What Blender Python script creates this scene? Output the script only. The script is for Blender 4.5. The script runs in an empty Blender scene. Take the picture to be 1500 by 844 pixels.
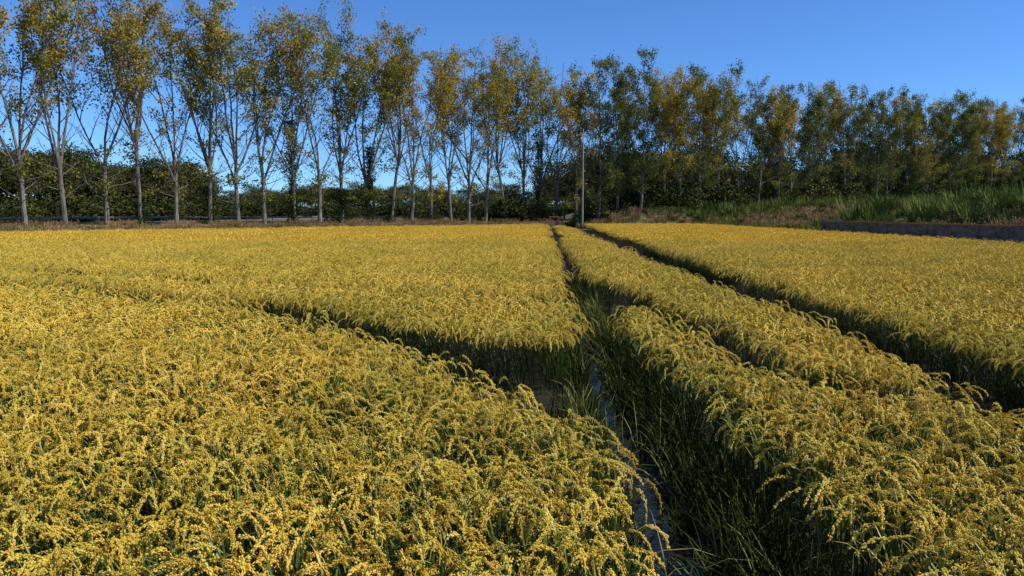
import bpy, math, random
import numpy as np
from mathutils import Vector
random.seed(7); rng=np.random.default_rng(7)
scene=bpy.context.scene
R=random.random
def U(a,b): return a+(b-a)*random.random()
def ss(a,b,x):
    t=np.clip((x-a)/(b-a),0,1); return t*t*(3-2*t)

# ------------------------------------------------------------ materials
def leafmat(name,trans=0.25,gloss=0.0,nscale=0.15,namt=0.35,hue=.012):
    m=bpy.data.materials.new(name); m.use_nodes=True
    nt=m.node_tree; N=nt.nodes; L=nt.links; N.clear()
    out=N.new('ShaderNodeOutputMaterial'); mix=N.new('ShaderNodeMixShader'); mix.inputs[0].default_value=trans
    p=N.new('ShaderNodeBsdfDiffuse'); tr=N.new('ShaderNodeBsdfTranslucent')
    at=N.new('ShaderNodeAttribute'); at.attribute_name='col'
    geo=N.new('ShaderNodeNewGeometry')
    n1=N.new('ShaderNodeTexNoise'); n1.inputs['Scale'].default_value=nscale; n1.inputs['Detail'].default_value=2; n1.inputs['Roughness'].default_value=.65
    L.new(geo.outputs['Position'],n1.inputs['Vector'])
    mr=N.new('ShaderNodeMapRange'); mr.inputs['From Min'].default_value=0.3; mr.inputs['From Max'].default_value=0.7
    mr.inputs['To Min'].default_value=1-namt; mr.inputs['To Max'].default_value=1+namt
    L.new(n1.outputs['Fac'],mr.inputs['Value'])
    mr2=N.new('ShaderNodeMapRange'); mr2.inputs['From Min'].default_value=0.3; mr2.inputs['From Max'].default_value=0.7
    mr2.inputs['To Min'].default_value=0.5+hue; mr2.inputs['To Max'].default_value=0.5-hue
    L.new(n1.outputs['Fac'],mr2.inputs['Value'])
    hs=N.new('ShaderNodeHueSaturation')
    L.new(mr2.outputs[0],hs.inputs['Hue']); L.new(mr.outputs[0],hs.inputs['Value']); L.new(at.outputs['Color'],hs.inputs['Color'])
    L.new(hs.outputs[0],p.inputs['Color']); L.new(hs.outputs[0],tr.inputs['Color'])
    L.new(p.outputs[0],mix.inputs[1]); L.new(tr.outputs[0],mix.inputs[2]); last=mix if trans>0 else p
    if gloss>0:
        g=N.new('ShaderNodeBsdfGlossy'); g.inputs['Roughness'].default_value=.4; g.inputs['Color'].default_value=(1,.95,.85,1)
        m2=N.new('ShaderNodeMixShader'); m2.inputs[0].default_value=gloss
        L.new(last.outputs[0],m2.inputs[1]); L.new(g.outputs[0],m2.inputs[2]); last=m2
    L.new(last.outputs[0],out.inputs['Surface'])
    return m
def noisemat(name,c1,c2,scale=5,rough=0.8,bump=0.0,stretch=(1,1,1),metal=0,detail=6,use_col=False):
    m=bpy.data.materials.new(name); m.use_nodes=True
    nt=m.node_tree; N=nt.nodes; L=nt.links
    p=N['Principled BSDF']; p.inputs['Roughness'].default_value=rough; p.inputs['Metallic'].default_value=metal
    p.inputs['Specular IOR Level'].default_value=0.3
    geo=N.new('ShaderNodeNewGeometry'); mp=N.new('ShaderNodeMapping'); mp.inputs['Scale'].default_value=stretch
    n=N.new('ShaderNodeTexNoise'); n.inputs['Scale'].default_value=scale; n.inputs['Detail'].default_value=detail; n.inputs['Roughness'].default_value=0.65
    L.new(geo.outputs['Position'],mp.inputs['Vector']); L.new(mp.outputs[0],n.inputs['Vector'])
    r=N.new('ShaderNodeValToRGB'); r.color_ramp.elements[0].position=0.35; r.color_ramp.elements[1].position=0.65
    r.color_ramp.elements[0].color=(*c1,1); r.color_ramp.elements[1].color=(*c2,1)
    L.new(n.outputs['Fac'],r.inputs['Fac'])
    if use_col:
        at=N.new('ShaderNodeAttribute'); at.attribute_name='col'
        mx=N.new('ShaderNodeMix'); mx.data_type='RGBA'; mx.blend_type='MULTIPLY'; mx.inputs[0].default_value=1
        L.new(at.outputs['Color'],mx.inputs[6]); L.new(r.outputs[0],mx.inputs[7]); L.new(mx.outputs[2],p.inputs['Base Color'])
    else: L.new(r.outputs[0],p.inputs['Base Color'])
    if bump>0:
        b=N.new('ShaderNodeBump'); b.inputs['Strength'].default_value=bump; b.inputs['Distance'].default_value=0.05
        L.new(n.outputs['Fac'],b.inputs['Height']); L.new(b.outputs[0],p.inputs['Normal'])
    return m
M_rice=leafmat('rice_plant_material',0.10,0.02,0.35,0.18,.007)
M_leaf=leafmat('poplar_leaf_material',0.35,0.0,0.09,0.3)
M_pine=leafmat('pine_needle_material',0.0,0,0.05,0.35)
M_grass=leafmat('grass_material',0.0,0,0.15,0.4)
M_bark=noisemat('poplar_bark',(0.06,0.048,0.036),(0.27,0.235,0.19),1.6,0.9,0.0,(2.5,2.5,0.5),detail=3)
M_pbark=noisemat('pine_bark',(0.09,0.06,0.04),(0.16,0.11,0.08),2,0.9,detail=2)
M_ground=noisemat('soil_and_grass',(0.55,0.55,0.55),(1.25,1.2,1.1),0.8,0.95,0.6,use_col=True)
M_conc=noisemat('concrete',(0.06,0.057,0.05),(0.16,0.15,0.13),1.5,0.85,0.3,(1,1,2.5))
M_rust=noisemat('rusted_steel',(0.14,0.06,0.03),(0.30,0.15,0.08),5,0.8)
M_gal=noisemat('galvanised_steel',(0.16,0.155,0.14),(0.30,0.295,0.27),1.5,0.7)
M_asph=noisemat('asphalt',(0.045,0.045,0.047),(0.07,0.07,0.072),6,0.9)
M_wood=noisemat('weathered_wood',(0.22,0.18,0.14),(0.40,0.35,0.29),3,0.85,0.2,(3,3,0.4))
m=bpy.data.materials.new('ditch_water'); m.use_nodes=True; nt=m.node_tree
p=nt.nodes['Principled BSDF']; p.inputs['Base Color'].default_value=(0.03,0.026,0.016,1); p.inputs['Roughness'].default_value=0.06; p.inputs['IOR'].default_value=1.33; p.inputs['Specular IOR Level'].default_value=.35
n=nt.nodes.new('ShaderNodeTexNoise'); n.inputs['Scale'].default_value=6; n.inputs['Detail'].default_value=3; g=nt.nodes.new('ShaderNodeNewGeometry'); nt.links.new(g.outputs['Position'],n.inputs['Vector'])
b=nt.nodes.new('ShaderNodeBump'); b.inputs['Strength'].default_value=0.3; b.inputs['Distance'].default_value=0.03
nt.links.new(n.outputs['Fac'],b.inputs['Height']); nt.links.new(b.outputs[0],p.inputs['Normal']); M_water=m

# ------------------------------------------------------------ mesh builder
class MB:
    def __init__(s): s.v=[];s.f=[];s.c=[];s.m=[]
    def add(s,vs,fs,cs,mi=0):
        o=len(s.v); s.v.extend([tuple(v) for v in vs]); s.c.extend(cs)
        for f in fs: s.f.append(tuple(i+o for i in f)); s.m.append(mi)
    def ribbon(s,pts,ws,side,c0,c1,mi=0):
        n=len(pts); vs=[];cs=[];fs=[]
        for i in range(n):
            t=i/(n-1); c=tuple(c0[k]+(c1[k]-c0[k])*t for k in range(3))
            w=ws[i]*0.5; q=pts[i]
            vs.append((q[0]-side[0]*w,q[1]-side[1]*w,q[2]-side[2]*w)); vs.append((q[0]+side[0]*w,q[1]+side[1]*w,q[2]+side[2]*w)); cs+= [c,c]
            if i: fs.append((2*i-2,2*i-1,2*i+1,2*i))
        s.add(vs,fs,cs,mi)
    def tube(s,pts,rs,k,col,mi=0):
        n=len(pts); vs=[];fs=[]
        for i in range(n):
            a=Vector(pts[max(i-1,0)]); b=Vector(pts[min(i+1,n-1)]); t=(b-a).normalized()
            x=t.cross(Vector((0,0.3,1)) if abs(t.z)<0.9 else Vector((1,0,0))).normalized(); y=t.cross(x)
            for j in range(k):
                an=2*math.pi*j/k; vs.append(Vector(pts[i])+(x*math.cos(an)+y*math.sin(an))*rs[i])
                if i:
                    j2=(j+1)%k; fs.append(((i-1)*k+j,(i-1)*k+j2,i*k+j2,i*k+j))
        s.add(vs,fs,[col]*len(vs),mi)
    def box(s,x0,x1,y0,y1,z0,z1,mi=0,col=(1,1,1)):
        vs=[(x0,y0,z0),(x1,y0,z0),(x1,y1,z0),(x0,y1,z0),(x0,y0,z1),(x1,y0,z1),(x1,y1,z1),(x0,y1,z1)]
        s.add(vs,[(0,3,2,1),(4,5,6,7),(0,1,5,4),(1,2,6,5),(2,3,7,6),(3,0,4,7)],[col]*8,mi)
    def quads(s,C,size,cols,mi=0,flat=0.0):
        n=len(C)
        if n==0: return
        C=np.asarray(C); a=rng.normal(size=(n,3)); a/=np.linalg.norm(a,axis=1)[:,None]
        b=rng.normal(size=(n,3))
        b-= (a*b).sum(1)[:,None]*a; b/=np.linalg.norm(b,axis=1)[:,None]
        sz=(np.asarray(size)*np.ones(n))[:,None]
        P=np.stack([C-a*sz*.55,C+b*sz*.38,C+a*sz*.55,C-b*sz*.38],1).reshape(-1,3)
        o=len(s.v); s.v.extend(map(tuple,P.tolist()))
        for i in range(n):
            s.f.append((o+4*i,o+4*i+1,o+4*i+2,o+4*i+3)); s.m.append(mi); s.c.extend([cols[i]]*4)
    def mesh(s,name,mats,smooth=False):
        me=bpy.data.meshes.new(name); me.from_pydata(s.v,[],s.f)
        for mt in mats: me.materials.append(mt)
        me.polygons.foreach_set('material_index',s.m)
        at=me.attributes.new('col','FLOAT_COLOR','POINT')
        arr=np.ones((len(s.v),4),dtype=np.float32); arr[:,:3]=np.array(s.c,dtype=np.float32); at.data.foreach_set('color',arr.ravel())
        if smooth: me.polygons.foreach_set('use_smooth',[True]*len(s.f))
        me.update(); return me
def obj(name,me,loc=(0,0,0),rz=0,sc=1):
    o=bpy.data.objects.new(name,me); o.location=loc; o.rotation_euler=(0,0,rz)
    o.scale=(sc,sc,sc) if not hasattr(sc,'__len__') else sc
    scene.collection.objects.link(o); return o
def coll(name,meshes):
    c=bpy.data.collections.new(name)
    for i,me in enumerate(meshes):
        o=bpy.data.objects.new('%s_%02d'%(name,i),me); c.objects.link(o)
    return c
def scatter(name,P,Rt,S,I,c):
    n=len(P); me=bpy.data.meshes.new(name); me.vertices.add(n); me.vertices.foreach_set('co',np.asarray(P,dtype=np.float32).ravel())
    a=me.attributes.new('rot','FLOAT_VECTOR','POINT'); a.data.foreach_set('vector',np.asarray(Rt,dtype=np.float32).ravel())
    a=me.attributes.new('scl','FLOAT_VECTOR','POINT'); a.data.foreach_set('vector',np.asarray(S,dtype=np.float32).ravel())
    a=me.attributes.new('idx','INT','POINT'); a.data.foreach_set('value',np.asarray(I,dtype=np.int32))
    me.update(); o=bpy.data.objects.new(name,me); scene.collection.objects.link(o)
    g=bpy.data.node_groups.new(name+'_scatter','GeometryNodeTree')
    g.interface.new_socket('Geometry',in_out='INPUT',socket_type='NodeSocketGeometry'); g.interface.new_socket('Geometry',in_out='OUTPUT',socket_type='NodeSocketGeometry')
    N=g.nodes; L=g.links; gi=N.new('NodeGroupInput'); go=N.new('NodeGroupOutput')
    ip=N.new('GeometryNodeInstanceOnPoints'); ci=N.new('GeometryNodeCollectionInfo'); ci.inputs['Collection'].default_value=c
    ci.inputs['Separate Children'].default_value=True; ci.inputs['Reset Children'].default_value=True
    ip.inputs['Pick Instance'].default_value=True
    def na(nm,ty):
        q=N.new('GeometryNodeInputNamedAttribute'); q.data_type=ty; q.inputs['Name'].default_value=nm; return q.outputs['Attribute']
    er=N.new('FunctionNodeEulerToRotation')
    L.new(gi.outputs[0],ip.inputs['Points']); L.new(ci.outputs[0],ip.inputs['Instance'])
    L.new(na('idx','INT'),ip.inputs['Instance Index']); L.new(na('rot','FLOAT_VECTOR'),er.inputs[0]); L.new(er.outputs[0],ip.inputs['Rotation'])
    L.new(na('scl','FLOAT_VECTOR'),ip.inputs['Scale']); L.new(ip.outputs[0],go.inputs[0])
    md=o.modifiers.new('scatter','NODES'); md.node_group=g; return o

# ------------------------------------------------------------ rice plants
GOLD=[(0.82,0.56,0.075),(0.78,0.55,0.08),(0.86,0.62,0.12),(0.72,0.48,0.055),(0.72,0.55,0.08),(0.58,0.36,0.04)]
def jit(c,a=0.12):
    k=1+U(-a,a); return (min(.95,c[0]*k*(1+U(-.05,.05))),min(.9,c[1]*k*(1+U(-.05,.05))),c[2]*k)
def arc(p,az,th0,th1,L,n,pw=1.0):
    pts=[p]; x,y,z=p
    for i in range(n):
        t=((i+0.5)/n)**pw; th=th0+(th1-th0)*t
        x+=math.sin(th)*math.cos(az)*L/n; y+=math.sin(th)*math.sin(az)*L/n; z+=math.cos(th)*L/n
        pts.append((x,y,z))
    return pts
def grain(mb,p,d,l,w,col):
    d=Vector(d).normalized(); a=d.orthogonal().normalized(); b=d.cross(a); p=Vector(p)
    vs=[p,p+d*l*.5+a*w,p+d*l*.5+b*w,p+d*l*.5-a*w,p+d*l*.5-b*w,p+d*l]
    mb.add(vs,[(0,1,2),(0,2,3),(0,3,4),(0,4,1),(5,2,1),(5,3,2),(5,4,3),(5,1,4)],[col]*6)
def panicle(mb,p,az,L,lod):
    th1=math.radians(U(140,180)); pts=arc(p,az,math.radians(U(15,60)),th1,L,7,0.62)
    col=random.choice(GOLD)
    if lod<2:
        mb.ribbon(pts,[.004]*8,(math.sin(az),-math.cos(az),0),(0.3,0.34,0.07),col)
        ng=int(U(50,62)) if lod==0 else 12
        V7=[Vector(q) for q in pts]
        for k in range(ng):
            t=0.18+0.82*(k/ng); f=t*7; i=min(int(f),6); q=V7[i].lerp(V7[i+1],f-i)
            tg=(V7[i+1]-V7[i]).normalized(); sp=.0078*(1.15-0.55*t)*(1 if lod==0 else .8)
            q+=Vector((random.gauss(0,sp),random.gauss(0,sp),random.gauss(0,sp*.7)-.006*R()))
            d=tg+Vector((U(-.2,.2),U(-.2,.2),U(-.4,.05)))
            if lod==0: grain(mb,q,d,U(.015,.021),U(.0042,.0056),jit(col,.13))
            else: grain(mb,q,d,U(.034,.044),U(.0090,.0125),jit(col,.12))
    else:
        s=(math.sin(az),-math.cos(az),0)
        ws=[.004,.014,.026,.032,.032,.028,.02,.006]
        mb.ribbon(pts,[w*1.15 for w in ws],s,jit(col),jit(col))
        mb.ribbon([(a[0]+.004,a[1],a[2]) for a in pts],ws,(math.cos(az)*.6,math.sin(az)*.6,.6),jit(col),jit(col))
def leaf(mb,x,y,z0,az,L,w,th0,th1,c0,c1,n=6):
    pts=arc((x,y,z0),az,th0,th1,L,n,1.4)
    ws=[w*v for v in {6:[.6,.9,1,.95,.8,.5,.05],4:[.7,1,.95,.6,.06],3:[.8,1,.7,.08]}[n]]
    mb.ribbon(pts,ws,(math.sin(az),-math.cos(az),U(-.3,.3)),c0,c1)
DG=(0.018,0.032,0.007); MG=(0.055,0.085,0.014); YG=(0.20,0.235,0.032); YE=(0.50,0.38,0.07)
def hill(mb,ox,oy,lod,rad=.06,npn=8,nl=15,hh=1.0,lowf=.6):
    a0=U(0,6.28)
    for k in range(npn):
        a=a0+6.283*k/npn+U(-.4,.4); r=rad*math.sqrt(R()); x=ox+r*math.cos(a); y=oy+r*math.sin(a)
        az=a+random.gauss(0,.7); h=U(.74,.93)*hh; lean=U(0,.08)
        top=(x+lean*math.cos(az),y+lean*math.sin(az),h)
        if lod==0:
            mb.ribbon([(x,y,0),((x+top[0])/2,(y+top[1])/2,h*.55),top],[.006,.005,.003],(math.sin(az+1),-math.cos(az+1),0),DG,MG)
        panicle(mb,top,az,U(.20,.30),lod)
    for k in range(nl):
        a=U(0,6.28); r=rad*math.sqrt(R()); x=ox+r*math.cos(a)*1.2; y=oy+r*math.sin(a)*1.2; az=a+random.gauss(0,.8)
        hi=R(); nn=4 if lod==0 else 3
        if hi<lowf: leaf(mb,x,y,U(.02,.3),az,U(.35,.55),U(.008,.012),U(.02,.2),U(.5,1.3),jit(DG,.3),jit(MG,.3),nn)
        else:
            c1=random.choice([MG,MG,YG,YG,YE]); leaf(mb,x,y,U(.45,.68),az,U(.26,.40),U(.008,.013),U(.05,.35),U(.6,2.0),jit(MG,.3),jit(c1,.2),nn)
def hgt(): return 1+random.gauss(0,.07)
hs_=[]
for i in range(7):
    mb=MB(); hill(mb,0,0,0,.06,8,15); hs_.append(mb.mesh('rice_hill_%d'%i,[M_rice]))
c_hill=coll('rice_hills',hs_)
def tile(lod,n,size,npn,nl,rad,lf):
    mb=MB(); st=size/n
    for a in range(n):
        for b_ in range(n): hill(mb,-size/2+st*(a+.5)+U(-.36,.36)*st,-size/2+st*(b_+.5)+U(-.36,.36)*st,lod,rad,npn,nl,hgt(),lf)
    return mb.mesh('rice_tile',[M_rice])
TN=[tile(0,4,.8,6,14,.05,.25) for i in range(7)]+[tile(1,4,.8,6,7,.06,.15) for i in range(5)]
c_tile=coll('rice_tiles',TN)
c_patch=coll('rice_patches',[tile(2,5,1.0,7,3,.1,.1) for i in range(5)])

# field layout (world metres)
def xL(y): return np.interp(y,[0,3.3,6.5,10,20,40,100,140],[.74,.78,.74,.92,1.33,2.22,4.9,6.7])
def xR(y): return np.interp(y,[0,5,12,17,28,40,100,140],[1.93,1.94,1.98,2.12,2.5,2.98,5.55,7.35])
P0=np.array([-54.,80.]); dv=np.array([.743,.669]); nv=np.array([-.669,.743])
def srow(x,y): return (x-P0[0])*nv[0]+(y-P0[1])*nv[1]
yNx=[-60,-40,-12.8,-9,-5.1,-2.67,-1.34,-.385,.07,.74]; yNy=[45.8,33.8,18.5,16.25,13.6,11.3,9.35,7.9,7.0,6.1]
yFx=[-60,-40,-12.8,-9,-4.65,-2.7,-1.2,-.1,1.0]; yFy=[46.8,34.9,19.6,17.5,15.0,13.2,11.8,10.7,10.3]
Bx=[-60,-40,-12,-7.2,-3.2,.6,1.2]; By=[49,36.8,21.6,19.3,17.2,15.6,15.5]
Dp=np.array([(2.3,20),(2.6,16),(2.9,11.7),(3.0,8.8),(3.4,7.7),(4.4,7.0),(5.6,6.9)])
def segd(x,y,P):
    d=np.full(x.shape,1e9)
    for a,b in zip(P[:-1],P[1:]):
        ab=b-a; t=np.clip(((x-a[0])*ab[0]+(y-a[1])*ab[1])/(ab@ab),0,1)
        d=np.minimum(d,np.hypot(x-a[0]-t*ab[0],y-a[1]-t*ab[1]))
    return d
def inrice(x,y,mg=.09):
    ok=(srow(x,y)<-16)&(y<117)&(x<29.2)
    l=x<xL(y)-mg; r=x>xR(y)+mg
    gapA=(y>np.interp(x,yNx,yNy))&(y<np.interp(x,yFx,yFy))
    gapB=np.abs(y-np.interp(x,Bx,By))<.5*(1+ (np.abs(x)*.01))
    c0=4.5+.02*y; c1=5.65+.05*y
    gapC=(x>c0)&(x<c1)
    gapD=segd(x,y,Dp)<.43
    return ok&((l&~gapA&~gapB)|(r&~gapC&~gapD))
def vn(x,y,sc,seed):
    r=np.random.default_rng(seed); s=np.zeros_like(x)
    for k in range(6):
        a=r.uniform(0,6.28); f=sc*r.uniform(.6,1.8); s+=np.sin((x*np.cos(a)+y*np.sin(a))*f+r.uniform(0,6.28))
    return s/6
def grid(y0,y1,sp,jt=.35,extra=4.0,slope=.80):
    Xs=[];Ys=[]
    for y in np.arange(y0,y1,sp):
        w=slope*y+extra; x=np.arange(-math.ceil(w/sp),math.ceil(w/sp))*sp; Xs.append(x); Ys.append(np.full(x.shape,y))
    X=np.concatenate(Xs);Y=np.concatenate(Ys)
    return X+rng.uniform(-jt,jt,X.shape)*sp, Y+rng.uniform(-jt,jt,X.shape)*sp
def und(x,y): return .08*vn(x,y,.9,1)+.07*vn(x,y,2.8,2)
def localtilt(lx,ly,yaw):
    wx=-ly; wy=lx
    return np.cos(yaw)*wx+np.sin(yaw)*wy, -np.sin(yaw)*wx+np.cos(yaw)*wy
T=.8; X,Y=grid(1.2,46,T,0.0,3.0,.76); sub=(np.arange(4)+.5)*.2-.4
SX=X[:,None]+np.tile(sub,4)[None,:]; SY=Y[:,None]+np.repeat(sub,4)[None,:]
ins=inrice(SX.ravel(),SY.ravel(),.09).reshape(SX.shape)
full=ins.all(1)
tx,ty=X[full],Y[full]; n=len(tx)
e=.05; gx=(und(tx+e,ty)-und(tx-e,ty))/(2*e); gy=(und(tx,ty+e)-und(tx,ty-e))/(2*e)
yaw=rng.integers(0,4,n)*math.pi/2; rx,ry=localtilt(-gx,-gy,yaw)
idx=np.where(ty<10.5,rng.integers(0,7,n),rng.integers(7,12,n))
scatter('rice_crop',np.stack([tx,ty,und(tx,ty)-.02],1),np.stack([rx,ry,yaw],1),np.stack([np.full(n,1.03),np.full(n,1.03),1+rng.normal(0,.015,n)],1),idx,c_tile)
pk=ins&~full[:,None]; X=SX[pk]+rng.uniform(-.06,.06,pk.sum()); Y=SY[pk]+rng.uniform(-.06,.06,pk.sum()); n2=len(X)
yaw=rng.uniform(0,6.28,n2); lx=np.zeros(n2)
dR=X-xR(Y); lx-=.24*np.exp(-np.abs(dR)/.25)*(dR>0); dL=xL(Y)-X; lx+=.2*np.exp(-np.abs(dL)/.25)*(dL>0)
lx+=rng.normal(0,.08,n2); ly=rng.normal(0,.08,n2); rx,ry=localtilt(lx,ly,yaw)
scatter('rice_crop',np.stack([X,Y,und(X,Y)-.02],1),np.stack([rx,ry,yaw],1),np.stack([np.ones(n2),np.ones(n2),1+rng.normal(0,.06,n2)],1),rng.integers(0,7,n2),c_hill)
X,Y=grid(46.2,118,.98,.05,3.0,.76); k=inrice(X,Y,.45); X=X[k];Y=Y[k]; n=len(X)
scatter('rice_crop',np.stack([X,Y,np.zeros(n)],1),np.stack([np.zeros(n),np.zeros(n),rng.integers(0,4,n)*math.pi/2],1),
        np.stack([np.full(n,1.05),np.full(n,1.05),1+.03*vn(X,Y,.4,3)+rng.normal(0,.02,n)],1),rng.integers(0,5,n),c_patch)

# ------------------------------------------------------------ terrain
def e_bank(x,y): return np.maximum(x-32.2, np.minimum(y-119, x-11))
def tz(x,y):
    s=srow(x,y)
    z=.98*ss(-15,-7,s)*(1-ss(5,12,x))
    z=z+2.7*ss(0,13,e_bank(x,y))+5*ss(20,140,e_bank(x,y))*ss(20,60,x)
    z=z+np.where(s>-14,.12*vn(x,y,.5,5),0)*(y<400)+.25*vn(x,y,.25,15)*ss(3,12,e_bank(x,y))
    c=(xL(y)+xR(y))/2-.12; hw=(xR(y)-xL(y))/2
    dip=-.14*(1-ss(hw*.2,hw*.48,np.abs(x-c)))*(y<118)*(y>-20)
    z=z+.03*(s<-14)*ss(3,8,200-y)+dip+.02*vn(x,y,3,8)*(np.abs(x)<20)*(y<40)
    return z
xs=np.concatenate([-np.geomspace(4000,60,24),np.arange(-56,-2,2.),np.arange(-2,9,.14),np.arange(9,60,1.5),np.geomspace(62,4000,24)])
ys=np.concatenate([[-400,-100,-30,-10],np.arange(-4,20,.35),np.arange(20,60,.8),np.arange(60,200,2.),np.geomspace(204,6000,26)])
GX,GY=np.meshgrid(xs,ys); GZ=tz(GX,GY); nx=len(xs);ny=len(ys)
V=np.stack([GX,GY,GZ],2).reshape(-1,3)
F=[(j*nx+i,j*nx+i+1,(j+1)*nx+i+1,(j+1)*nx+i) for j in range(ny-1) for i in range(nx-1)]
me=bpy.data.meshes.new('ground'); me.from_pydata(V.tolist(),[],F); me.materials.append(M_ground)
x,y=V[:,0],V[:,1]; s=srow(x,y)
mud=np.array([.022,.016,.010]); dry=np.array([.20,.145,.07]); grn=np.array([.075,.09,.03]); far=np.array([.06,.07,.03])
w=((s>-15)|(x>29.6)|(y>117.5)).astype(float)[:,None]; g=ss(-.3,.5,vn(x,y,.12,6))[:,None]
bk=(e_bank(x,y)>0).astype(float)[:,None]
c=mud*(1-w)+w*((dry*(1-g*.6)+grn*g*.6)*(1-.5*bk)+grn*.5*bk); f=ss(200,400,y)[:,None]; c=c*(1-f)+far*f
at=me.attributes.new('col','FLOAT_COLOR','POINT'); at.data.foreach_set('color',np.concatenate([c,np.ones((len(c),1))],1).astype(np.float32).ravel())
me.polygons.foreach_set('use_smooth',[True]*len(F)); obj('ground',me)
mb=MB(); yy=np.concatenate([np.arange(-2,30,.5),np.arange(30,118,2)])
vs=[];fs=[]
for i,q in enumerate(yy):
    vs+=[(float(xL(q))-.1,q,-.04),(float(xR(q))+.1,q,-.04)]
    if i: fs.append((2*i-2,2*i-1,2*i+1,2*i))
mb.add(vs,fs,[(1,1,1)]*len(vs)); obj('ditch_water',mb.mesh('ditch_water',[M_water]))

# ------------------------------------------------------------ grasses
def tuft(n,h0,h1,w,c0,c1,rad,spread,head=None):
    mb=MB()
    for k in range(n):
        a=U(0,6.28); r=rad*math.sqrt(R()); az=a+random.gauss(0,.7); h=U(h0,h1)
        pts=arc((r*math.cos(a),r*math.sin(a),-.03),az,U(0,.25),U(.25,spread),h,4,1.3)
        mb.ribbon(pts,[w*v for v in (.8,1,1,.6,.06)],(math.sin(az),-math.cos(az),U(-.2,.2)),jit(c0,.3),jit(c1,.3))
        if head and R()<.35:
            q=pts[-1]; mb.quads([(q[0]+random.gauss(0,.03),q[1]+random.gauss(0,.03),q[2]-U(-.05,.3)) for _ in range(6)],.10,[jit(head,.3)]*6)
    return mb
c_ditch=coll('ditch_weed',[tuft(16,.3,.7,.012,(.016,.024,.006),(.042,.058,.012),.1,1.9).mesh('w%d'%i,[M_grass]) for i in range(4)]+[tuft(9,.3,.75,.009,(.04,.045,.016),(.32,.30,.10),.1,2.0).mesh('wd%d'%i,[M_grass]) for i in range(3)])
Q=[]
for k in range(1850):
    yq=2.0+26*R()**1.6
    if R()<.7: xq=float(xR(yq))-abs(random.gauss(0,.30))+.12; ln=-.3
    else: xq=float(xL(yq))+abs(random.gauss(0,.13))-.1; ln=.25
    cx=float(xL(yq)+xR(yq))/2-.14
    if abs(xq-cx)<.10: continue
    Q.append((xq,yq,ln))
for k in range(230):
    yq=U(6.3,12); xq=U(-2,1.1)
    if float(np.interp(xq,yNx,yNy))<yq<float(np.interp(xq,yFx,yFy)) and R()<.3+.3*max(xq,0): Q.append((xq,yq,0))
for k in range(260):
    yq=U(6,30); xq=U(4.4,7)
    if 4.5+.02*yq<xq<5.6+.045*yq and abs(xq-(5.05+.032*yq))>.3: Q.append((xq,yq,0))
Q=np.array(Q); n=len(Q); yaw=rng.uniform(0,6.28,n); lx=Q[:,2]*rng.uniform(-.5,1.4,n); rx,ry=localtilt(lx,rng.normal(0,.25,n),yaw)
scatter('ditch_weeds',np.stack([Q[:,0],Q[:,1],np.full(n,-.02)],1),np.stack([rx,ry,yaw],1),
        (rng.uniform(.5,1.15,n)[:,None]*np.ones((1,3))),np.where(rng.random(n)<.76,rng.integers(0,4,n),rng.integers(4,7,n)),c_ditch)
kinds=[tuft(60,.3,.75,.038,(.14,.11,.045),(.45,.33,.15),.55,1.6) for _ in range(2)]
kinds+=[tuft(60,.6,1.3,.042,(.06,.075,.02),(.22,.23,.05),.6,1.2) for _ in range(2)]
kinds+=[tuft(60,.6,1.4,.038,(.10,.08,.03),(.32,.23,.10),.6,1.1,(.32,.18,.09)) for _ in range(2)]
kinds+=[tuft(100,1.4,2.6,.055,(.05,.07,.02),(.16,.20,.045),.8,1.3) for _ in range(2)]
kinds+=[tuft(70,.2,.5,.038,(.07,.08,.02),(.18,.19,.05),.55,1.5)]
c_g=coll('bank_grass',[k.mesh('g%d'%i,[M_grass]) for i,k in enumerate(kinds)])
G=[]
for k in range(12000):
    x=U(-75,9); y=U(40,150); s=float(srow(x,y))
    if -15.5<s<10: 
        G.append((x,y,random.choice([0,1,0,1,8,4]) if s>-13 or R()<.6 else random.choice([2,0,8,1]),U(.6,1.1)*(.8 if s<-12 else .7)))
for k in range(12500):
    x=U(9,120); y=U(36,175)
    if x>.80*y+4: continue
    if x<32.3 and y<118: 
        if 29.2<x<30.1: G.append((x,y,random.choice([8,2,0]),U(.5,.9)))
        continue
    e=float(e_bank(np.array(x),np.array(y)))
    if e<0 or e>60: continue
    nz=float(vn(np.array([x]),np.array([y]),.16,11)[0])
    if e<3: t=random.choice([2,3,8,2])
    elif nz>.06: t=random.choice([2,3,2,3,6])
    elif nz<-.12: t=random.choice([0,1,4,5])
    else: t=random.choice([4,5,2,0,4])
    if 38<x<50 and 54<y<72 and R()<.35: t=random.choice([6,7])
    G.append((x,y,t,U(.5,1.3)))
G=np.array(G); n=len(G)
scatter('bank_grass',np.stack([G[:,0],G[:,1],tz(G[:,0],G[:,1])-.04],1),np.stack([np.zeros(n),np.zeros(n),rng.uniform(0,6.28,n)],1),
        G[:,3][:,None]*np.ones((1,3)),G[:,2].astype(int),c_g)

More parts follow.
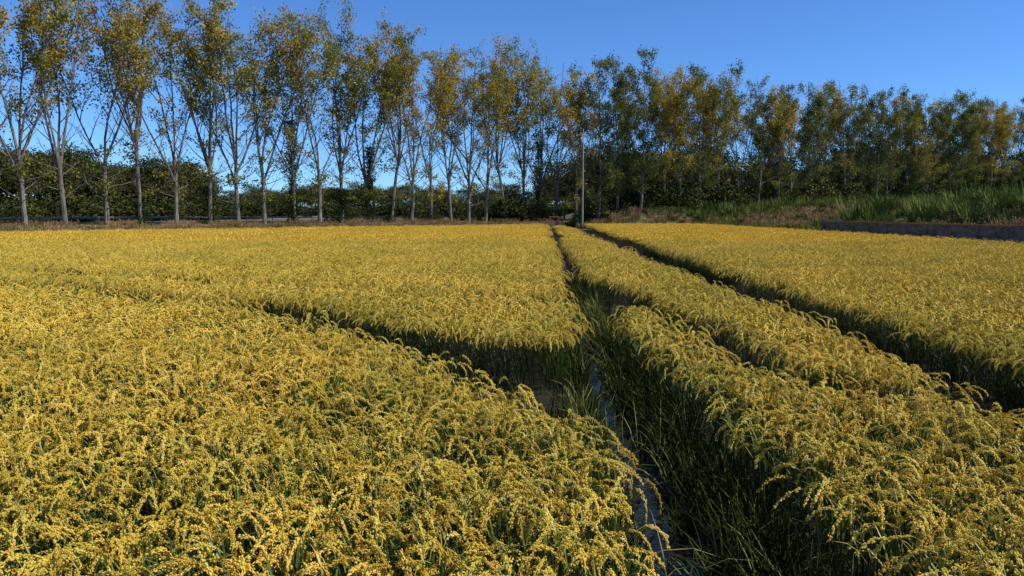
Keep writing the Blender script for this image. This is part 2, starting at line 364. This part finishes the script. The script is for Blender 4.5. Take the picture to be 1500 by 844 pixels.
# ------------------------------------------------------------ trees
def limb(mb,p,d,L,r0,r1,n,up,wob,k,mi=0):
    pts=[Vector(p)]; d=Vector(d).normalized()
    for i in range(n):
        d=(d+Vector((random.gauss(0,wob),random.gauss(0,wob),up+random.gauss(0,wob*.5)))).normalized()
        pts.append(pts[-1]+d*L/n)
    mb.tube(pts,[r0+(r1-r0)*(i/n)**.8 for i in range(n+1)],k,(1,1,1),mi); return pts
def at_(pts,t):
    f=t*(len(pts)-1); i=min(int(f),len(pts)-2); return pts[i].lerp(pts[i+1],f-i),(pts[i+1]-pts[i]).normalized()
OL=(.22,.215,.038); GR=(.12,.145,.032); YL=(.44,.34,.048); ORR=(.48,.29,.04)
def poplar(seed,H,dens,low,pal,ivy=0,shoots=0,spr=1.0):
    random.seed(seed); mb=MB(); C=[];K=[]
    th=H*U(.25,.38)
    tr=limb(mb,(0,0,-.4),(U(-.06,.06),U(-.06,.06),1),th+.4,U(.27,.34),.20,6,.07,.035,9)
    top=tr[-1]; nl=random.choice([3,4,4,5]); a0=U(0,6.28); leaders=[]
    for i in range(nl):
        az=a0+6.283*i/nl+U(-.4,.4); ti=math.radians(U(10,30)*spr) if i else math.radians(5)
        d=(math.sin(ti)*math.cos(az),math.sin(ti)*math.sin(az),math.cos(ti))
        st,_=at_(tr,U(.62,1.0)) if i else (top,0)
        leaders.append(limb(mb,st,d,(H-st.z)*U(.86,1.02),U(.10,.17),.03,9,.035,.06,6))
    laterals=[]
    for ld in leaders:
        for j in range(random.randint(10,13)):
            t=.05+.92*(j+R())/13; q,tg=at_(ld,t); az=U(0,6.28); o=Vector((math.cos(az),math.sin(az),U(.2,.9)))
            laterals.append(limb(mb,q,tg*.5+o*.8,U(2.4,5.2)*(1.15-.45*t),.065*(1.2-t*.7),.016,5,.07,.10,4))
    for j in range(random.randint(6,11)):
        q,tg=at_(tr,U(.35,.98)); az=U(0,6.28)
        laterals.append(limb(mb,q,Vector((math.cos(az),math.sin(az),U(.15,.9))),U(2.5,6),.06,.014,6,.05,.10,4))
    for lt in laterals:
        for j in range(6):
            t=.25+.75*(j+R())/6; q,tg=at_(lt,t); az=U(0,6.28)
            tw=limb(mb,q,tg*.7+Vector((math.cos(az),math.sin(az),U(-.1,.6)))*.7,U(.6,2.0),.024,.010,2,.05,.14,3)
            e=tw[-1]; pr=low+(1-low)*float(ss(.40,.76,e.z/H))
            if R()<pr:
                nn=int(dens*U(.3,1.7)); cl=R()*.72+.36*e.z/H
                for _ in range(nn):
                    b=tw[0].lerp(e,.3+.8*R()); C.append((b.x+random.gauss(0,.36),b.y+random.gauss(0,.36),b.z+random.gauss(0,.30))); K.append(cl)
    for i in range(int(shoots)):
        z=U(2.5,th*1.1); az=U(0,6.28); q=Vector((0,0,z)); tw=limb(mb,q,(math.cos(az),math.sin(az),.5),U(.8,2.6),.02,.006,3,.05,.1,3)
        for _ in range(75):
            b=tw[0].lerp(tw[-1],.4+.7*R()); C.append((b.x+random.gauss(0,.38),b.y+random.gauss(0,.38),b.z+random.gauss(0,.35))); K.append(U(0,.45))
    cols=[]
    for kx in K:
        x=kx+random.gauss(0,.12); cols.append(jit(pal[min(3,max(0,int(x*4)))],.3))
    mb.quads(C,[U(.18,.34) for _ in C],cols,1)
    if ivy:
        C=[]
        for _ in range(int(2800*ivy/10)):
            z=ivy*R()**1.15; az=U(0,6.28); rr=abs(random.gauss(.55,.28))*(1.3-.6*z/ivy)*(1+.35*math.sin(z*1.7+seed)+.2*math.sin(az*2+z)); C.append((rr*math.cos(az),rr*math.sin(az),z))
        mb.quads(C,[U(.15,.28) for _ in C],[jit((.030,.045,.014),.35) for _ in C],1)
    return mb.mesh('poplar_%d'%seed,[M_bark,M_leaf])
palA=[GR,OL,OL,YL]; palB=[OL,OL,YL,ORR]; palC=[GR,GR,OL,YL]; palD=[OL,YL,YL,ORR]; palE=[GR,GR,GR,OL]
LV=[poplar(1,28,27,.06,palA,0,4),poplar(2,29,29,.08,palB,3,5),poplar(3,27.5,24,.06,palA,0,8),poplar(4,28.5,29,.1,palB,0,3),poplar(5,27.5,26,.08,palD,2.5,6),
    poplar(6,29,29,.1,palA,5,5),poplar(7,28,29,.1,palB,0,3),poplar(8,27.5,30,.2,palC,11,6),poplar(9,28.5,30,.15,palA,14,8)]
RV=[poplar(21,28,38,.6,palE,0,4),poplar(22,29,38,.6,palC,5,6),poplar(23,28,36,.5,palA,0,6),poplar(24,27.5,36,.5,palB,0,6),poplar(25,28,38,.6,palE,0,9),poplar(26,27.5,30,.4,palD,0,3)]
BARE=poplar(31,26,5,.2,palA)
random.seed(99)
order=[0,3,2,1,6,5,0,3,8,2,5,7,1,6,4,3,0,6,1,5,8,4]
for i in range(-2,22):
    k=2+3.85*i+U(-.35,.35); q=P0+dv*k; vi=order[i] if i>=0 else (4 if i==-1 else 1)
    q=q+nv*U(-.5,.5); z=float(tz(q[0:1],q[1:2])[0]); sc=U(.96,1.06)
    obj('poplar_tree',LV[vi],(q[0],q[1],z-.05),U(0,6.28),(sc,sc,U(.97,1.03)))
RA=np.array([10.5,127.]); rd=np.array([104.,44.]); rd/=np.linalg.norm(rd); rn=np.array([-rd[1],rd[0]])
def rtree(q,me,sc):
    z=float(tz(np.array([q[0]]),np.array([q[1]]))[0]); obj('poplar_tree',me,(q[0],q[1],z-.05),U(0,6.28),sc)
for i in range(30):
    q=RA+rd*(i*4.3+U(-.6,.6))+rn*U(-.8,.8)
    me=random.choice(RV); sc=U(.93,1.0)-.005*i
    if i==8: me=BARE; sc=.9
    if i in (1,3): sc=1.03; me=RV[0]
    if i==2: sc=1.0; me=RV[4]
    if i==0: sc=.92; me=LV[4]
    rtree(q,me,sc)
for i in range(20):
    q=RA+rd*(8+i*5.8+U(-.8,.8))+rn*(9+U(-1,1)); rtree(q,random.choice(RV),U(.85,.95)-.005*i)

# ------------------------------------------------------------ shrubs and pines
def shrub(seed,h,w,c,c2):
    random.seed(seed); mb=MB(); C=[];K=[]
    for i in range(9):
        az=U(0,6.28); q=limb(mb,(0,0,-.1),(math.cos(az)*.5,math.sin(az)*.5,1),h*U(.5,.9),.04,.01,4,.03,.12,4)
    for i in range(26):
        az=U(0,6.28); r=w*.5*math.sqrt(R()); z=h*U(.12,1)*(1-.45*(r/(w*.5))**2); s_=U(.25,.5)*h/3
        cc=c if R()<.6 else c2
        for _ in range(55):
            C.append((r*math.cos(az)+random.gauss(0,s_),r*math.sin(az)+random.gauss(0,s_),max(.05,z+random.gauss(0,s_*.8)))); K.append(jit(cc,.3))
    mb.quads(C,[U(.14,.26) for _ in C],K,1); return mb.mesh('shrub_%d'%seed,[M_pbark,M_pine])
def pine(seed,H):
    random.seed(seed); mb=MB(); C=[];K=[]
    tr=limb(mb,(0,0,-.3),(U(-.08,.08),U(-.08,.08),1),H*.62,.22,.14,5,.03,.05,6); tp=tr[-1]
    for i in range(30):
        az=U(0,6.28); r=H*.36*math.sqrt(R()); z=H*(.55+.42*R())-r*.30+ (H*.08)
        e=Vector((r*math.cos(az),r*math.sin(az),z))
        mb.tube([tr[-2].lerp(tp,R()),tp.lerp(e,.5)+Vector((0,0,-.3)),e],[.09,.06,.03],4,(1,1,1),0)
        sg=H*U(.05,.09); cc=random.choice([(.062,.070,.020),(.090,.092,.026),(.045,.052,.016)])
        for _ in range(80):
            C.append((e.x+random.gauss(0,sg),e.y+random.gauss(0,sg),e.z+random.gauss(0,sg*.6))); K.append(jit(cc,.3))
    mb.quads(C,[U(.24,.44) for _ in C],K,1); return mb.mesh('pine_%d'%seed,[M_pbark,M_pine])
c_sh=coll('shrub',[shrub(41,3,4,(.05,.065,.018),(.11,.11,.03)),shrub(42,3.6,3.6,(.07,.085,.022),(.18,.16,.04)),shrub(43,2.6,4,(.030,.038,.012),(.060,.066,.019))])
c_pn=coll('pine',[pine(50+i,11+i*.5) for i in range(5)])
random.seed(5)
SH=[]
for i in range(260):
    q=RA+rd*(14+U(-12,125))+rn*U(-1,16); 
    if q[0]>16: SH.append((q[0],q[1],random.choice([0,1,2,2]),U(.7,2.2)))
for i in range(45):
    y=U(60,118); x=U(38,max(40,.75*y)); SH.append((x,y,random.randint(0,2),U(.3,.8)))
for i in range(40):
    k=U(40,86); q=P0+dv*k+nv*U(3,9); SH.append((q[0],q[1],random.randint(0,2),U(.3,.7)))
for i in range(12):
    q=P0+dv*(72+U(0,8))+nv*U(-1,2); SH.append((q[0],q[1],2,U(.8,1.8)))
SH=np.array(SH); n=len(SH)
scatter('shrubs',np.stack([SH[:,0],SH[:,1],tz(SH[:,0],SH[:,1])-.1],1),np.stack([np.zeros(n),np.zeros(n),rng.uniform(0,6.28,n)],1),SH[:,3][:,None]*np.ones((1,3)),SH[:,2].astype(int),c_sh)
PN=[]
for i in range(270):
    k=U(-75,62); dd=U(0,1); q=P0+dv*k+nv*(36+dd*36+max(0,k+5)*.9); PN.append((q[0],q[1],U(.75,1.1)))
for i in range(300):
    q=(U(-190,260),U(290,370)); PN.append((q[0],q[1],U(.75,1.15)))
for i in range(100):
    q=RA+rd*U(15,170)+rn*U(22,55); PN.append((q[0],q[1],U(.8,1.2)))
PN=np.array(PN); n=len(PN)
scatter('pine_forest',np.stack([PN[:,0],PN[:,1],tz(PN[:,0],PN[:,1])-.1],1),np.stack([np.zeros(n),np.zeros(n),rng.uniform(0,6.28,n)],1),
        PN[:,2][:,None]*np.ones((1,3)),rng.integers(0,5,n),c_pn)
UG=[]
for i in range(360):
    k=U(-75,70); q=P0+dv*k+nv*(30+U(0,22)+max(0,k+5)*.9); UG.append((q[0],q[1],U(1.2,2.2)))
for i in range(330): UG.append((U(-190,270),U(275,300),U(1.6,2.8)))
UG=np.array(UG); n=len(UG)
scatter('undergrowth',np.stack([UG[:,0],UG[:,1],tz(UG[:,0],UG[:,1])-.2],1),np.stack([np.zeros(n),np.zeros(n),rng.uniform(0,6.28,n)],1),UG[:,2][:,None]*np.array([[1.4,1.4,1]]),np.where(rng.random(n)<.85,2,0),c_sh)

# ------------------------------------------------------------ road + guardrail behind the left row
mb=MB(); vs=[];fs=[]
ks=np.arange(-60,110,4.)
for i,k in enumerate(ks):
    for off in (14,20.5):
        q=P0+dv*k+nv*off; vs.append((q[0],q[1],1.35))
    if i: fs.append((2*i-2,2*i-1,2*i+1,2*i))
mb.add(vs,fs,[(1,1,1)]*len(vs)); 
vs=[];fs=[]
for i,k in enumerate(ks):
    for off,z in ((10,.8),(13.6,1.345),(20.9,1.345),(25,.7)):
        q=P0+dv*k+nv*off; vs.append((q[0],q[1],z))
    if i:
        b=4*i
        for j in (0,1,2): fs.append((b-4+j,b-3+j,b+1+j,b+j))
mb2=MB(); mb2.add(vs,fs,[(.17,.14,.07)]*len(vs)); obj('road_embankment',mb2.mesh('road_embankment',[M_ground]))
obj('road',mb.mesh('road',[M_asph]))
mb=MB(); prof=[(0,1.86),(.05,1.92),(.05,1.97),(0,2.0),(.05,2.03),(.05,2.08),(0,2.14)]
vs=[];fs=[]; k2=np.arange(-60,79,4.)
for i,k in enumerate(k2):
    for o_,z in prof:
        q=P0+dv*k+nv*(13.3-o_); vs.append((q[0],q[1],z))
    if i:
        for j in range(6): fs.append((7*(i-1)+j,7*(i-1)+j+1,7*i+j+1,7*i+j))
mb.add(vs,fs,[(1,1,1)]*len(vs))
for k in np.arange(-60,78,4.):
    q=P0+dv*k+nv*13.42; mb.box(q[0]-.06,q[0]+.06,q[1]-.04,q[1]+.04,.9,2.12)
obj('guardrail',mb.mesh('guardrail',[M_gal]))

# ------------------------------------------------------------ concrete irrigation channel on the right
mb=MB()
y=40.
while y<71:
    mb.box(30.30,30.48,y,y+2.97,-.2,1.75+U(-.015,.015),0); mb.box(31.65,31.83,y,y+2.97,-.2,1.77,0)
    mb.box(30.24,30.297,y+2.85,y+3.1,-.2,1.65,0)
    mb.box(30.26,30.52,y+.02,y+2.95,1.772,1.87,1)
    y+=3.0
mb.box(30.485,31.645,40,73,-.2,1.2,0)
mb.box(30.15,32.0,73.05,73.35,-.2,2.0,0); mb.box(30.2,30.4,73.4,73.6,-.2,2.4,1); mb.box(31.7,31.9,73.4,73.6,-.2,2.4,1); mb.box(30.1,32.0,73.4,73.6,2.403,2.55,1)
obj('concrete_irrigation_channel',mb.mesh('channel',[M_conc,M_rust]))
mb=MB(); mb.tube([(0,0,-1),(0,0,5),(0,0,15.6)],[.15,.13,.08],10,(1,1,1),0); mb.box(-.9,.9,-.16,-.09,14.6,14.72,0)
for xx in (-.8,0,.8): mb.tube([(xx,-.125,14.72),(xx,-.125,15.0)],[.05,.035],8,(1,1,1),1)
o=obj('utility_pole',mb.mesh('utility_pole',[M_wood,M_gal],True),(11.3,121,.3),.9)
mb=MB()
mb.box(-.9,-.7,-.12,.12,0,2.3,1); mb.box(.7,.9,-.12,.12,0,2.3,1); mb.box(-1.0,1.0,-.14,.14,2.303,2.5,1); mb.box(-.68,.68,-.05,.05,.1,1.5,1)
mb.tube([(0,0,1.5),(0,0,3.0)],[.05,.05],8,(1,1,1),1); mb.tube([(-.25,0,3.0),(.25,0,3.0)],[.04,.04],6,(1,1,1),1)
mb.box(-1.5,-.92,-.3,.3,-.2,1.4,0); mb.box(.92,1.5,-.3,.3,-.2,1.4,0)
obj('sluice_gate',mb.mesh('sluice_gate',[M_conc,M_rust]),(6.6,119,.1),.1,.8)

# ------------------------------------------------------------ light, sky, camera
az=math.radians(100); el=math.radians(46)
Sv=Vector((math.sin(az)*math.cos(el),math.cos(az)*math.cos(el),math.sin(el)))
l=bpy.data.lights.new('sun','SUN'); l.energy=5.0; l.angle=math.radians(.5); l.color=(1,.96,.87)
o=bpy.data.objects.new('sun',l); o.rotation_euler=Sv.to_track_quat('Z','Y').to_euler(); scene.collection.objects.link(o)
w=bpy.data.worlds.new('World'); scene.world=w; w.use_nodes=True; nt=w.node_tree
sk=nt.nodes.new('ShaderNodeTexSky'); sk.sky_type='NISHITA'; sk.sun_disc=False; sk.sun_elevation=el; sk.sun_rotation=az
sk.air_density=0.8; sk.dust_density=0.0; sk.ozone_density=2.5
hs=nt.nodes.new('ShaderNodeMix'); hs.data_type='RGBA'; hs.blend_type='MULTIPLY'; hs.inputs[0].default_value=1; hs.inputs[7].default_value=(.52,.86,1.30,1)
bg=nt.nodes['Background']; bg.inputs['Strength'].default_value=.125
nt.links.new(sk.outputs[0],hs.inputs[6]); nt.links.new(hs.outputs[2],bg.inputs['Color'])
cam=bpy.data.cameras.new('camera'); co=bpy.data.objects.new('camera',cam); scene.collection.objects.link(co); scene.camera=co
cam.sensor_width=36; cam.lens=36*1100/1500; cam.clip_end=9000; cam.clip_start=.05
co.location=(0,0,2.6); co.rotation_euler=(math.radians(90-5.7),0,0)
scene.view_settings.view_transform='Standard'; scene.view_settings.look='None'; scene.view_settings.exposure=0
